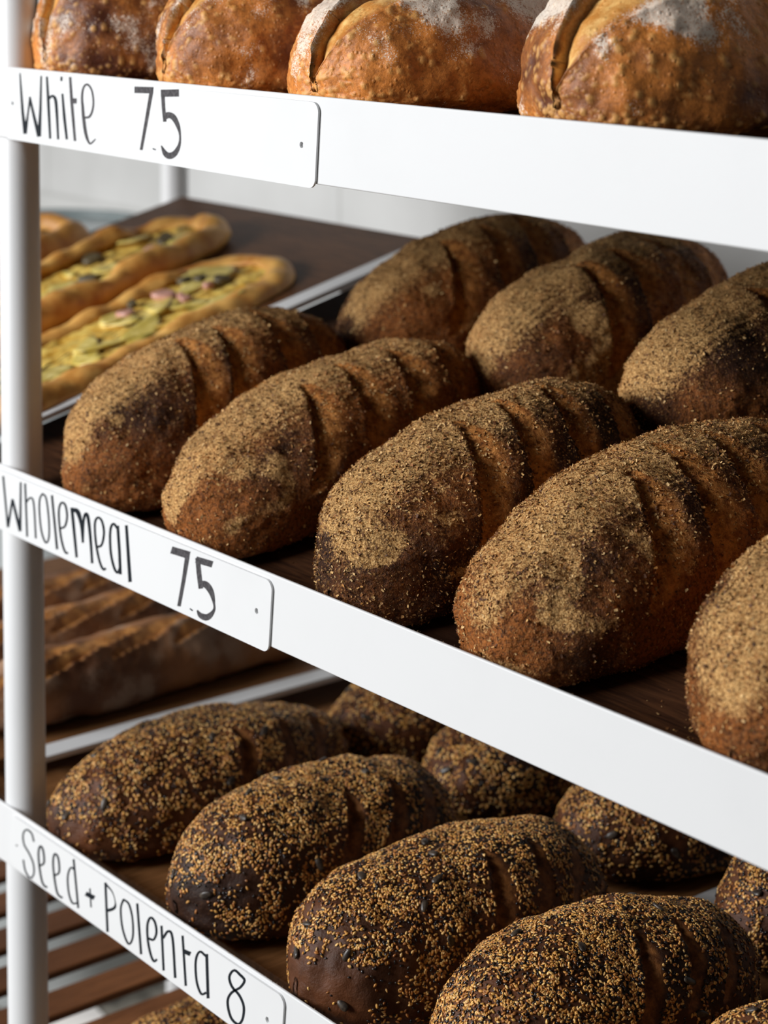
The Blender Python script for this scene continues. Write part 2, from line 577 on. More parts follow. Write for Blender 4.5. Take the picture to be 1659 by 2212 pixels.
# ------------------------------------------------------------------ signs
LETTERS = {'white':[('dot',[(0,[[289,14315,310,14318],[298,14288,319,14291]])]),('W',[(0,[[420,14551,443,14553],[432,14382,470,14386],[446,14242,491,14247],[476,14067,
533,14075]]),(0,[[533,14071,476,14071],[568,14231,538,14231],[607,14372,577,14372]]),(0,[[568,14368,601,14374],[629,14215,673,14223],[697,14059,755,14070]]),(0,[[759,
14067,703,14064],[775,14291,734,14290],[784,14548,758,14547]])]),('h',[(0,[[844,14546,877,14548],[857,14342,901,14346],[884,14059,920,14063]]),(0,[[892,14364,867,14376],
[908,14372,882,14384],[923,14381,897,14393],[936,14387,915,14402],[942,14388,938,14408],[947,14388,960,14408],[952,14386,981,14404],[958,14381,999,14395],[966,14372,1011,
14381],[972,14357,1019,14363],[977,14337,1023,14342],[982,14311,1026,14315],[986,14277,1030,14281],[992,14232,1033,14235],[998,14177,1036,14181],[1004,14119,1039,14123],
[1009,14063,1042,14066]])]),('i',[(0,[[1071,14556,1103,14557],[1067,14521,1099,14522]]),(0,[[1081,14424,1113,14427],[1104,14229,1147,14234],[1141,14072,1176,14077]])]),
('t',[(1,[[1198,14559,1236,14563],[1215,14363,1261,14368],[1263,14069,1301,14073]]),(1,[[1226,14357,1230,14399],[1312,14360,1316,14402]])]),('e',[(1,[[1430,14253,1427,
14269],[1447,14255,1446,14271],[1466,14256,1463,14273],[1488,14259,1477,14275],[1509,14266,1487,14279],[1525,14278,1498,14286],[1539,14291,1509,14296],[1549,14305,1520,
14309],[1558,14321,1528,14323],[1565,14337,1536,14338],[1570,14356,1542,14356],[1573,14375,1545,14374],[1574,14395,1546,14393],[1571,14416,1544,14413],[1566,14439,1539,
14435],[1559,14461,1532,14456],[1549,14480,1523,14474],[1535,14496,1510,14487],[1518,14509,1495,14499],[1499,14519,1479,14506],[1477,14525,1469,14509],[1452,14523,1462,
14508],[1431,14515,1452,14504],[1414,14503,1440,14496],[1401,14490,1430,14486],[1391,14475,1422,14473],[1384,14458,1416,14457],[1379,14439,1412,14439],[1376,14419,1411,
14420],[1375,14398,1411,14400],[1376,14375,1414,14379],[1379,14352,1419,14356],[1381,14329,1423,14333],[1383,14305,1427,14309],[1386,14281,1431,14286],[1389,14256,1436,
14261],[1394,14230,1442,14236],[1400,14203,1448,14210],[1407,14175,1455,14182],[1416,14147,1463,14155],[1427,14124,1471,14132],[1440,14104,1480,14113],[1456,14086,1489,
14096],[1472,14073,1499,14083],[1488,14063,1508,14075],[1509,14061,1509,14074],[1528,14066,1513,14076],[1540,14073,1523,14081],[1551,14079,1535,14087],[1561,14085,1546,
14093],[1572,14093,1557,14099],[1582,14100,1568,14105],[1592,14107,1580,14112]])]),('7',[(1,[[2141,14489,2144,14537],[2397,14500,2400,14547]]),(1,[[2348,14544,2402,
14545],[2342,14493,2391,14492],[2279,14293,2323,14292],[2209,14076,2247,14076]])]),('point',[(0,[[2383,14093,2388,14102],[2425,14089,2430,14097]])]),('5',[(1,[[2499,
14481,2497,14533],[2735,14497,2734,14549]]),(1,[[2498,14525,2548,14529],[2508,14415,2554,14420],[2527,14302,2570,14307]]),(1,[[2554,14318,2518,14357],[2572,14324,2533,
14362],[2587,14330,2551,14369],[2596,14333,2574,14375],[2601,14334,2602,14379],[2607,14334,2628,14378],[2616,14333,2652,14374],[2626,14331,2674,14367],[2637,14327,2694,
14357],[2651,14319,2710,14343],[2666,14308,2723,14327],[2682,14294,2735,14310],[2695,14280,2744,14293],[2708,14266,2750,14276],[2719,14252,2754,14259],[2729,14236,2757,
14241],[2734,14220,2758,14223],[2735,14204,2759,14206],[2733,14187,2759,14188],[2727,14171,2758,14171],[2719,14155,2754,14153],[2706,14140,2747,14134],[2689,14125,2737,
14115],[2672,14111,2724,14097],[2656,14102,2709,14081],[2642,14095,2690,14067],[2629,14091,2667,14055],[2618,14089,2642,14046],[2611,14088,2615,14041],[2606,14087,2588,
14040],[2600,14087,2563,14044],[2590,14088,2542,14052],[2578,14090,2525,14063],[2563,14097,2513,14077],[2544,14107,2506,14094],[2525,14119,2500,14111],[2505,14131,2494,
14128]])])],'whole':[('W',[(0,[[60,11217,93,11225],[130,10806,162,10815]]),(0,[[169,10814,129,10808],[247,11065,213,11061]]),(0,[[210,11052,250,11065],[329,10816,379,
10833]]),(0,[[374,10829,334,10820],[386,11234,357,11228]])]),('h',[(0,[[427,11232,459,11239],[452,10801,483,10808]]),(0,[[471,11084,449,11088],[488,11099,466,11103],[506,
11115,484,11119],[521,11126,504,11134],[530,11129,527,11143],[539,11131,548,11146],[546,11131,568,11144],[556,11121,583,11131],[567,11094,595,11102],[576,11042,604,
11049],[582,10971,610,10978],[588,10893,616,10900],[595,10819,623,10826]])]),('o',[(0,[[716,11215,739,11212],[704,11203,726,11199],[690,11191,713,11188],[676,11176,702,
11176],[666,11157,693,11160],[660,11133,688,11138],[657,11106,685,11111],[656,11076,684,11082],[658,11044,686,11051],[662,11008,690,11015],[668,10967,696,10975],[677,
10928,705,10936],[688,10895,716,10904],[703,10867,730,10877],[722,10843,748,10854],[741,10825,765,10838],[762,10816,778,10831],[792,10824,777,10832],[811,10840,787,
10841],[825,10862,798,10859],[834,10887,807,10882],[838,10916,811,10910],[839,10951,812,10945],[838,10989,810,10982],[834,11027,807,11020],[828,11069,800,11061],[819,
11114,791,11106],[808,11156,781,11148],[796,11187,769,11178],[781,11205,757,11193],[763,11212,744,11198],[746,11214,729,11199],[732,11218,713,11203]])]),('l',[(0,[[856,
11225,891,11234],[929,10807,964,10817]])]),('e',[(0,[[1010,10986,999,10999],[1027,10993,1018,11007],[1047,11000,1036,11013],[1070,11011,1050,11019],[1088,11026,1061,
11028],[1102,11046,1072,11045],[1113,11070,1082,11066],[1121,11095,1089,11089],[1124,11118,1092,11111],[1122,11141,1090,11133],[1116,11165,1084,11155],[1107,11186,1076,
11175],[1095,11202,1066,11188],[1079,11211,1055,11195],[1058,11215,1043,11197],[1033,11213,1034,11197],[1009,11203,1029,11194],[992,11189,1020,11186],[979,11171,1010,
11173],[970,11150,1001,11154],[964,11125,996,11131],[962,11094,995,11102],[964,11059,997,11067],[969,11022,1001,11030],[975,10988,1007,10997],[982,10956,1014,10965],[991,
10924,1024,10934],[1002,10895,1034,10906],[1013,10871,1045,10882],[1025,10850,1056,10862],[1037,10833,1067,10846],[1050,10820,1079,10834],[1063,10810,1089,10826],[1079,
10806,1095,10824],[1098,10808,1097,10825],[1110,10812,1107,10828],[1119,10814,1119,10831]])]),('m',[(0,[[1157,11190,1205,11203],[1230,10812,1267,10823]]),(0,[[1186,11162,
1192,11196],[1208,11165,1210,11199],[1227,11169,1233,11205],[1232,11170,1268,11208],[1239,11168,1297,11199],[1254,11156,1315,11182],[1271,11137,1328,11158],[1287,11113,
1339,11130],[1301,11087,1347,11101],[1310,11057,1353,11068],[1317,11023,1356,11033],[1323,10987,1358,10996],[1329,10951,1361,10960]]),(0,[[1361,10959,1329,10952],[1363,
11001,1331,10994],[1366,11044,1332,11037],[1369,11084,1334,11077],[1374,11118,1337,11111],[1380,11144,1343,11138],[1388,11164,1350,11160],[1396,11179,1358,11178],[1402,
11186,1369,11191],[1401,11185,1388,11204],[1390,11184,1419,11208],[1393,11181,1436,11199],[1401,11168,1447,11183],[1410,11143,1456,11156],[1419,11108,1464,11120],[1428,
11067,1471,11078],[1437,11023,1478,11034],[1444,10977,1484,10987],[1451,10926,1490,10936],[1458,10873,1495,10883],[1464,10821,1500,10831]])]),('e2',[(0,[[1558,10962,1549,
10977],[1576,10969,1569,10985],[1597,10976,1588,10991],[1621,10987,1600,10996],[1640,11005,1611,11006],[1654,11028,1623,11025],[1666,11056,1633,11052],[1673,11085,1641,
11079],[1677,11112,1644,11104],[1674,11137,1641,11127],[1667,11161,1634,11150],[1656,11182,1624,11170],[1644,11198,1614,11184],[1628,11208,1601,11192],[1607,11214,1588,
11196],[1583,11215,1577,11196],[1558,11207,1572,11195],[1540,11195,1566,11190],[1525,11179,1556,11180],[1515,11160,1548,11164],[1509,11135,1543,11142],[1509,11104,1542,
11112],[1512,11066,1545,11074],[1517,11026,1551,11035],[1525,10989,1558,10999],[1535,10955,1568,10965],[1547,10921,1580,10932],[1561,10890,1593,10902],[1574,10865,1606,
10877],[1588,10844,1619,10858],[1602,10829,1632,10843],[1616,10817,1645,10833],[1631,10810,1655,10828],[1653,10809,1655,10827],[1673,10818,1655,10828],[1684,10826,1663,
10835],[1693,10832,1674,10841]])]),('a',[(0,[[1883,11183,1854,11166],[1865,11193,1836,11176],[1845,11205,1817,11188],[1825,11214,1801,11195],[1796,11214,1798,11196],
[1769,11200,1796,11194],[1753,11182,1785,11182],[1741,11160,1775,11163],[1734,11132,1768,11138],[1730,11097,1765,11104],[1730,11054,1765,11063],[1733,11010,1768,11019],
[1739,10971,1774,10982],[1748,10938,1782,10950],[1760,10908,1795,10920],[1774,10881,1808,10895],[1788,10861,1821,10875],[1801,10846,1833,10862],[1816,10837,1844,10855],
[1832,10832,1853,10852],[1855,10834,1852,10851],[1877,10847,1848,10850],[1886,10860,1854,10858],[1893,10873,1860,10871],[1900,10885,1868,10884]]),(0,[[1839,11199,1879,
11210],[1861,11014,1901,11024],[1873,10834,1913,10844]])]),('l2',[(0,[[1963,11230,2002,11240],[2006,10807,2054,10821]])]),('7',[(1,[[2583,11161,2612,11219],[2821,11175,
2850,11235]]),(1,[[2786,11223,2844,11233],[2777,11179,2835,11187],[2730,10990,2779,10997],[2671,10794,2716,10801]])]),('point',[(0,[[2831,10813,2841,10822],[2869,10806,
2878,10815]])]),('5',[(1,[[2908,11169,2932,11220],[3116,11184,3140,11234]]),(1,[[2911,11204,2969,11220],[2926,11096,2987,11115],[2951,10989,3008,11007]]),(1,[[2964,11003,
2956,11044],[2986,11009,2975,11050],[3005,11015,2996,11059],[3014,11017,3027,11067],[3019,11017,3060,11069],[3030,11015,3087,11063],[3045,11010,3109,11053],[3061,11002,
3127,11040],[3077,10992,3141,11024],[3094,10978,3151,11003],[3111,10960,3156,10978],[3125,10941,3159,10953],[3135,10924,3160,10932],[3138,10910,3163,10917],[3137,10898,
3164,10904],[3131,10888,3162,10890],[3121,10877,3155,10875],[3104,10863,3143,10856],[3081,10848,3126,10834],[3059,10836,3103,10812],[3046,10831,3072,10793],[3040,10829,
3036,10780],[3028,10827,3003,10777],[3011,10825,2977,10778],[2996,10823,2955,10783],[2984,10823,2940,10791],[2970,10825,2932,10803],[2955,10829,2928,10814],[2939,10834,
2924,10825]])])],'seed':[('dot',[(1,[[217,8162,234,8177],[238,8159,255,8174]])]),('S',[(0,[[538,8305,512,8293],[529,8321,503,8309],[521,8338,495,8325],[511,8353,486,
8340],[497,8364,474,8349],[476,8370,457,8354],[451,8373,436,8356],[425,8371,416,8355],[398,8363,402,8351],[374,8349,391,8345],[355,8332,377,8332],[340,8312,366,8317],
[332,8293,358,8300],[329,8273,356,8283],[331,8252,358,8263],[338,8231,364,8243],[348,8213,374,8226],[365,8199,389,8214],[387,8188,410,8204],[410,8178,434,8193],[431,8166,
455,8181],[451,8152,475,8166],[470,8136,495,8150],[487,8120,513,8133],[499,8102,525,8115],[506,8083,533,8094],[509,8063,536,8073],[508,8042,535,8051],[504,8025,529,8031],
[494,8009,518,8011],[480,7994,500,7992],[467,7984,477,7975],[458,7980,449,7964],[444,7981,425,7965],[425,7987,402,7971],[406,7997,382,7983],[390,8010,365,7997],[379,8027,
353,8014],[371,8047,344,8036],[364,8070,338,8058],[357,8092,330,8080]])]),('e',[(0,[[604,8116,591,8126],[628,8130,616,8141],[654,8144,641,8154],[682,8162,659,8166],[701,
8185,670,8179],[706,8211,674,8200],[704,8241,672,8228],[697,8268,665,8254],[689,8288,658,8273],[678,8301,648,8284],[662,8309,637,8290],[642,8311,629,8291],[614,8299,634,
8293],[600,8283,629,8287],[590,8264,622,8271],[583,8240,615,8250],[580,8214,613,8226],[582,8183,614,8196],[588,8148,620,8161],[595,8112,627,8125],[604,8080,636,8094],
[613,8053,645,8067],[624,8028,655,8043],[636,8007,667,8023],[650,7991,679,8008],[668,7982,693,8002],[688,7981,707,8001],[707,7982,724,8002],[724,7982,743,8002]])]),('e2',
[(0,[[851,8127,839,8138],[873,8140,863,8152],[898,8153,887,8164],[925,8171,903,8174],[943,8194,913,8187],[948,8222,917,8211],[946,8254,915,8242],[940,8285,909,8272],[931,
8308,901,8293],[919,8321,890,8304],[901,8329,877,8310],[879,8330,867,8311],[851,8319,869,8312],[835,8301,865,8306],[826,8281,857,8289],[820,8257,851,8267],[817,8231,849,
8243],[818,8203,850,8215],[823,8170,854,8183],[829,8137,861,8150],[837,8105,869,8119],[846,8075,878,8088],[857,8044,888,8058],[869,8016,900,8031],[885,7996,914,8013],
[904,7986,929,8005],[928,7984,945,8004],[949,7986,966,8006],[969,7987,987,8006]])]),('d',[(0,[[1142,8372,1173,8384],[1207,7999,1238,8012]]),(0,[[1187,8305,1169,8287],
[1170,8306,1152,8288],[1153,8308,1135,8291],[1131,8308,1124,8291],[1104,8295,1120,8290],[1085,8276,1109,8278],[1069,8253,1095,8257],[1057,8226,1084,8233],[1049,8198,1077,
8207],[1047,8167,1075,8177],[1050,8132,1078,8143],[1055,8099,1083,8111],[1063,8070,1091,8083],[1074,8048,1101,8061],[1087,8029,1114,8043],[1103,8014,1128,8030],[1121,
8005,1142,8023],[1145,8006,1153,8023],[1170,8015,1166,8028],[1190,8026,1185,8038],[1209,8034,1205,8047]])]),('plus',[(0,[[1392,8226,1414,8235],[1409,8081,1430,8089]]),(0,
[[1324,8145,1355,8187],[1454,8157,1485,8199]])]),('P',[(0,[[1620,8356,1654,8369],[1645,7974,1680,7987]]),(0,[[1625,8343,1649,8363],[1653,8338,1673,8355],[1681,8334,1699,
8348],[1708,8329,1723,8340],[1729,8321,1743,8330],[1746,8309,1758,8316],[1759,8294,1770,8299],[1768,8277,1779,8282],[1773,8261,1786,8267],[1773,8246,1791,8254],[1768,
8233,1795,8241],[1760,8221,1793,8226],[1750,8212,1781,8208],[1737,8202,1757,8189],[1715,8190,1729,8172],[1688,8176,1701,8157],[1661,8162,1675,8143]])]),('o',[(0,[[1888,
8327,1915,8331],[1876,8305,1903,8309],[1863,8285,1890,8289],[1851,8261,1879,8268],[1845,8233,1873,8243],[1845,8198,1873,8210],[1849,8159,1877,8171],[1857,8120,1885,8133],
[1869,8086,1897,8100],[1886,8055,1913,8070],[1907,8026,1934,8042],[1930,8005,1956,8021],[1954,7994,1973,8013],[1988,8004,1977,8014],[2013,8027,1989,8027],[2030,8054,2004,
8049],[2042,8083,2014,8075],[2048,8115,2020,8105],[2049,8152,2021,8141],[2047,8190,2019,8178],[2041,8223,2014,8211],[2033,8254,2006,8241],[2022,8282,1994,8268],[2007,
8307,1980,8292],[1991,8325,1965,8309],[1971,8334,1949,8316],[1947,8336,1931,8318],[1925,8335,1910,8316],[1905,8335,1888,8316]])]),('l',[(0,[[2079,8361,2112,8374],[2129,
7985,2162,8000]])]),('e3',[(0,[[2241,8145,2254,8167],[2260,8148,2274,8170],[2281,8151,2293,8172],[2305,8156,2307,8175],[2331,8170,2313,8178],[2349,8189,2322,8188],[2363,
8210,2333,8205],[2373,8232,2342,8224],[2378,8254,2346,8242],[2377,8274,2345,8260],[2372,8295,2341,8280],[2364,8313,2333,8297],[2353,8327,2323,8309],[2339,8336,2312,8316],
[2321,8342,2299,8320],[2300,8342,2288,8321],[2273,8332,2286,8320],[2253,8315,2279,8314],[2239,8295,2269,8299],[2227,8272,2259,8279],[2220,8247,2252,8257],[2217,8219,2250,
8231],[2218,8187,2250,8201],[2221,8155,2253,8169],[2226,8126,2258,8141],[2234,8099,2266,8114],[2244,8073,2276,8089],[2256,8049,2288,8066],[2267,8031,2298,8048],[2278,
8017,2308,8035],[2289,8007,2318,8026],[2301,8000,2327,8021],[2317,7998,2332,8020],[2341,8007,2330,8019],[2357,8020,2335,8024],[2368,8031,2345,8034],[2378,8040,2356,
8044]])]),('n',[(0,[[2415,8316,2447,8329],[2441,7983,2472,7997]]),(0,[[2464,8234,2435,8234],[2483,8257,2454,8256],[2502,8282,2473,8281],[2518,8301,2494,8305],[2528,8308,
2518,8322],[2535,8310,2543,8332],[2541,8312,2567,8334],[2552,8304,2584,8322],[2564,8277,2597,8292],[2574,8223,2607,8238],[2582,8149,2615,8163],[2589,8067,2622,8081],
[2596,7989,2630,8003]])]),('t',[(0,[[2699,8350,2730,8362],[2738,7986,2769,8000]]),(0,[[2721,8226,2744,8264],[2805,8237,2829,8276]])]),('a',[(0,[[3027,8330,3007,8310],
[3007,8333,2986,8313],[2986,8337,2966,8317],[2963,8339,2950,8318],[2934,8329,2943,8316],[2911,8309,2934,8308],[2894,8287,2921,8290],[2880,8260,2910,8267],[2872,8231,2902,
8241],[2868,8197,2898,8208],[2869,8157,2899,8170],[2873,8118,2903,8132],[2880,8085,2910,8100],[2890,8058,2920,8074],[2905,8035,2934,8052],[2922,8017,2949,8035],[2940,
8006,2963,8026],[2966,8007,2971,8026],[2991,8021,2980,8032],[3010,8034,2997,8045],[3027,8045,3015,8057]]),(0,[[3010,8333,3047,8348],[3025,8010,3062,8026]])]),('8',[(0,
[[3475,8361,3454,8339],[3453,8365,3431,8343],[3430,8370,3408,8349],[3405,8373,3388,8351],[3377,8368,3377,8350],[3348,8350,3366,8343],[3326,8328,3350,8327],[3308,8304,
3337,8308],[3299,8282,3329,8292],[3298,8264,3329,8278],[3305,8246,3335,8263],[3316,8231,3345,8249],[3331,8218,3358,8238],[3352,8209,3376,8230],[3378,8204,3401,8225],
[3403,8198,3427,8220],[3424,8190,3450,8211],[3441,8179,3469,8198],[3457,8165,3485,8183],[3469,8149,3498,8166],[3476,8131,3506,8146],[3477,8110,3508,8122],[3474,8084,3504,
8095],[3467,8059,3497,8068],[3459,8038,3487,8044],[3448,8021,3475,8023],[3436,8006,3458,8003],[3426,7997,3437,7984],[3417,7992,3410,7972],[3401,7991,3384,7968],[3380,
7992,3358,7970],[3359,7998,3333,7977],[3342,8009,3313,7990],[3328,8027,3298,8009],[3316,8051,3285,8035],[3308,8077,3277,8063],[3306,8101,3275,8089],[3310,8121,3280,8113],
[3320,8140,3292,8137],[3334,8160,3309,8160],[3351,8178,3329,8183],[3373,8197,3356,8206],[3401,8218,3387,8228],[3432,8239,3416,8248],[3458,8260,3439,8266],[3479,8282,3456,
8284],[3497,8303,3471,8302],[3510,8322,3482,8318],[3517,8340,3486,8328],[3511,8352,3484,8333],[3498,8357,3475,8336],[3484,8360,3461,8339],[3472,8364,3448,8343]])])]}


def sign(key, x0, x1, zt0, zt1, zb0, zb1, hole, label, extra=None):
    root = empty('price_sign', ((x0 + x1) / 2, 0, (zt0 + zb0) / 2))
    tag(root, label, 'sign', 'hand lettered price signs')
    rx, rz = root.location.x, root.location.z
    r = .0065
    lean = .0018
    zt = lambda x: zt0 + (zt1 - zt0) * (x - x0) / (x1 - x0)
    zb = lambda x: zb0 + (zb1 - zb0) * (x - x0) / (x1 - x0)
    out = []

    def corner(cx, cz, a0):
        for i in range(7):
            a = a0 + math.pi / 2 * i / 6
            out.append((cx + r * math.cos(a), cz + r * math.sin(a)))
    corner(x1 - r + lean, zt(x1) - r, 0)
    corner(x0 + r + lean, zt(x0) - r, math.pi / 2)
    corner(x0 + r - lean, zb(x0) + r, math.pi)
    corner(x1 - r - lean, zb(x1) + r, 1.5 * math.pi)
    hx, hz = hole
    nh = 20
    hr = .0021
    # plate with a drilled hole: front/back outline + hole ring, filled by bmesh
    import bmesh
    bm = bmesh.new()
    n = len(out)

    def ring(pts, y):
        return [bm.verts.new((x - rx, y, z - rz)) for x, z in pts]
    hp = [(hx + hr * math.cos(2 * math.pi * i / nh), hz + hr * math.sin(2 * math.pi * i / nh)) for i in range(nh)]
    rings = {}
    for y in (-.0019, -.0003):
        o_, h_ = ring(out, y), ring(hp, y)
        rings[y] = (o_, h_)
        ed = [bm.edges.new((a[i], a[(i + 1) % len(a)])) for a in (o_, h_) for i in range(len(a))]
        bmesh.ops.triangle_fill(bm, use_beauty=True, use_dissolve=False, edges=ed)
    for q in (0, 1):
        a, b = rings[-.0019][q], rings[-.0003][q]
        for i in range(len(a)):
            bm.faces.new((a[i], a[(i + 1) % len(a)], b[(i + 1) % len(a)], b[i]))
    bmesh.ops.recalc_face_normals(bm, faces=bm.faces)
    me = bpy.data.meshes.new('sign_plate')
    bm.to_mesh(me)
    bm.free()
    me.materials.append(M_SIGN)
    link(bpy.data.objects.new('sign_plate', me), root)
    for ch, strokes in LETTERS[key]:
        V, F, mi = [], [], []
        for si, (ink, q) in enumerate(strokes):
            yy = -.00205 - si * .00001
            b = len(V)
            for a in q:
                V += [(a[0] * 1e-4 - rx, yy, a[1] * 1e-4 - rz), (a[2] * 1e-4 - rx, yy, a[3] * 1e-4 - rz)]
            m = len(q)
            # thin ink film with real thickness
            base = len(V)
            V += [(v[0], -.00185, v[2]) for v in V[b:b + 2 * m]]
            dlt = base - b
            for i in range(m - 1):
                f = (b + 2 * i, b + 2 * i + 1, b + 2 * i + 3, b + 2 * i + 2)
                F.append(f)
                mi.append(ink)
                for p_, q_ in ((f[0], f[3]), (f[1], f[2])):
                    F.append((p_, q_, q_ + dlt, p_ + dlt))
                    mi.append(ink)
        me = bpy.data.meshes.new('letter')
        me.from_pydata(V, [], F)
        me.materials.append(M_INK)
        me.materials.append(M_INK2)
        me.polygons.foreach_set('material_index', mi)
        nm = 'price_figure' if ch in ('7', '5', '8', 'point') else ('ink_dot' if ch == 'dot' else ('plus_mark' if ch == 'plus' else 'letter'))
        link(bpy.data.objects.new(nm, me), root)
    return root


sign('white', .0195, .4357, 1.4562, 1.4553, 1.4010, 1.3986, (.4194, 1.4263), 'white enamel sign lettered White 7.5 on the top rail')
sign('whole', -.034, .3822, 1.1262, 1.1260, 1.0768, 1.0752, (.3663, 1.1010), 'white enamel sign lettered Wholemeal 7.5 on the middle rail')
sign('seed', .0125, .3946, .8400, .8400, .7985, .7925, (.3772, .8163), 'white enamel sign lettered Seed and Polenta 8 on the lowest visible rail')


# ------------------------------------------------------------------ loaves
def loaf_grid(L, W, H, hc, n, m, nu, nv):
    u = np.linspace(-np.pi / 2, np.pi / 2, nu + 2)[1:-1]
    u = u * .985 + .015 * np.sin(2 * u) * .5
    t = np.sin(u)
    e = np.power(np.clip(1 - np.abs(t) ** n, 0, 1), 1 / m)
    th = np.linspace(0, 2 * np.pi, nv, endpoint=False)
    E, T = np.meshgrid(e, th, indexing='ij')
    Y = np.repeat((t * L / 2)[:, None], nv, 1)
    c, s = np.cos(T), np.sin(T)
    X = W / 2 * E * np.sign(c) * np.abs(c) ** np.where(s >= 0, .92, .62)
    up = (1 - hc) * H * E ** .85 * np.abs(s) ** .95
    dn = hc * H * np.minimum(1, E) ** .45 * np.abs(s) ** .5
    Z = hc * H + np.where(s >= 0, up, -dn)
    return np.stack([X, Y, Z], -1), T, E


def make_loaf(name, mat, L, W, H, seed, kind, scores, hc=.30, n=2.5, m=1.9, nu=210, nv=230, tone=0.0, patch=None):
    """returns root mesh object (crust), plus final grid for scattering"""
    rs = np.random.RandomState(seed)
    G, T, E = loaf_grid(L, W, H, hc, n, m, nu, nv)
    P = G.reshape(-1, 3)
    du = np.gradient(G, axis=0)
    Gp = np.concatenate([G[:, -1:], G, G[:, :1]], 1)
    dv = np.gradient(Gp, axis=1)[:, 1:-1]
    N = np.cross(dv, du)
    N /= np.linalg.norm(N, axis=2)[..., None] + 1e-12
    N = N.reshape(-1, 3)
    if (N * (P - [0, 0, hc * H])).sum() < 0:
        N = -N
    Tf = T.ravel()
    arc = (Tf - math.pi / 2)
    arc = np.where(arc > math.pi, arc - 2 * math.pi, arc) * (-W * .47)   # + = right side (+x)
    Y = P[:, 1]
    disp = fbm(P, 14, 3, seed) * .0045 + fbm(P, 60, 2, seed + 3) * .0012
    lowf = fbm(P, 11, 3, seed + 7)
    score = np.zeros(len(P))
    sid = np.full(len(P), -1)
    lipm = np.zeros(len(P))
    for si, sc in enumerate(scores):
        (y0, a0), (y1, a1) = sc['a'], sc['b']
        d = np.array([y1 - y0, a1 - a0])
        ln = np.linalg.norm(d)
        d /= ln
        ry, ra = Y - y0, arc - a0
        t = (ry * d[0] + ra * d[1]) / ln
        q = ry * -d[1] + ra * d[0]              # signed distance, + = towards the open side
        q = q * sc.get('side', 1)
        q = q + sc.get('bow', 0) * 4 * np.clip(t, 0, 1) * (1 - np.clip(t, 0, 1)) + fbm(P, 45, 2, seed + si) * .0016
        prof = np.sqrt(np.clip(4 * t * (1 - t), 0, 1))
        w = sc['w'] * prof + 1e-6
        inside = (q > 0) & (q < w) & (t > 0) & (t < 1)
        qq = np.clip(q / w, 0, 1)
        disp += np.where(inside, -sc['depth'] * prof * (1 - qq) ** 1.15 * sstep(0, .0012, q), 0)
        lip = np.where((q <= 0) & (t > 0) & (t < 1), np.exp(np.minimum(q, 0) / .004), 0) * prof
        disp += sc.get('lip', .0025) * lip
        far = np.where((q >= w) & (t > 0) & (t < 1), np.exp(-(q - w) / .006), 0) * prof
        disp += sc.get('farlip', .0006) * far
        lipm = np.maximum(lipm, lip)
        msk = np.where(inside, sstep(1.02, .72, qq), 0) * sstep(0, .15, prof)
        upd = msk > score
        sid = np.where(upd & (msk > .35), si, sid)
        score = np.maximum(score, msk)
    attrs = {}
    nz = N[:, 2]
    bake = .5 + .55 * lowf + tone
    if patch is not None:
        pg = np.exp(-(np.linalg.norm((P - np.array(patch[:3])) / patch[3], axis=1)) ** 2)
        bake = bake + 1.0 * pg
    if kind == 'wm':
        # ridges left by the linen along the top
        rid = np.sin((arc - .12 * Y) / .0078 * 2 * math.pi + 2.6 * fbm(P, 18, 2, seed + 2) + seed) * sstep(.55, .95, nz) * sstep(-.1, .4, fbm(P, 13, 2, seed + 41) + .15)
        disp += rid * .0005 * (1 - score)
        disp += np.abs(fbm(P, 130, 2, seed + 5)) * .0012
        side = sstep(.012, .055, arc)           # right flank carries less dust
        fl = sstep(.12, .62, nz + .40 * lowf + .16 * fbm(P, 34, 3, seed + 9)) * (1 - .72 * side)
        fl = np.maximum(fl, .95 * sstep(.30, .62, fbm(P, 15, 3, seed + 21) + .25 - .9 * np.abs(P[:, 2] / H - .55)) * sstep(.04, -.06, Y))
        fl *= 1 + .28 * rid
        if patch is not None:
            fl *= 1 - .8 * pg
        fl *= (1 - .96 * score)
        attrs['flour'] = np.clip(fl, 0, 1)
        bake = bake + .25 * lipm * -1 + .1
    elif kind == 'white':
        fl = sstep(.35, .8, nz * .75 + .55 * fbm(P, 20, 3, seed + 9) + .12)
        fl = np.maximum(fl, .65 * sstep(.45, .9, fbm(P, 26, 3, seed + 31) + .2))
        attrs['flour'] = np.clip(fl * (1 - score), 0, 1)
        bl = np.zeros(len(P))
        pick = rs.choice(len(P), 2300)
        for i_ in pick:
            if score[i_] > .1 or P[i_, 2] < .006:
                continue
            r = .0010 + .0019 * rs.rand() ** 2.5
            y_ = P[i_, 1]
            row = i_ // nv
            span = max(2, int(r / (L / nu)) + 3)
            a_, b_ = max(0, row - span) * nv, min(nu, row + span + 1) * nv
            dd = np.linalg.norm(P[a_:b_] - P[i_], axis=1) / r
            bmp = np.sqrt(np.clip(1 - dd * dd, 0, 1))
            bl[a_:b_] = np.maximum(bl[a_:b_], bmp * (r / .0026))
        disp += bl * .0010
        attrs['blister'] = np.clip(bl, 0, 1)
        bake = bake + .10
    elif kind == 'bag':
        attrs['flour'] = np.clip(.30 + .6 * fbm(P, 22, 3, seed + 9), 0, 1) * (1 - score)
    attrs['score'] = score
    attrs['bake'] = np.clip(bake, 0, 1)
    Q = P + N * disp[:, None]
    Q[:, 2] = np.maximum(Q[:, 2], 0)
    # sag outwards a touch where the loaf rests
    poles = np.array([[0, Q[:nv, 1].mean() - .0004, Q[:nv, 2].mean()], [0, Q[-nv:, 1].mean() + .0004, Q[-nv:, 2].mean()]])
    V = np.vstack([Q, poles])
    for kx in attrs:
        a = attrs[kx]
        attrs[kx] = np.concatenate([a, [a[:nv].mean(), a[-nv:].mean()]])
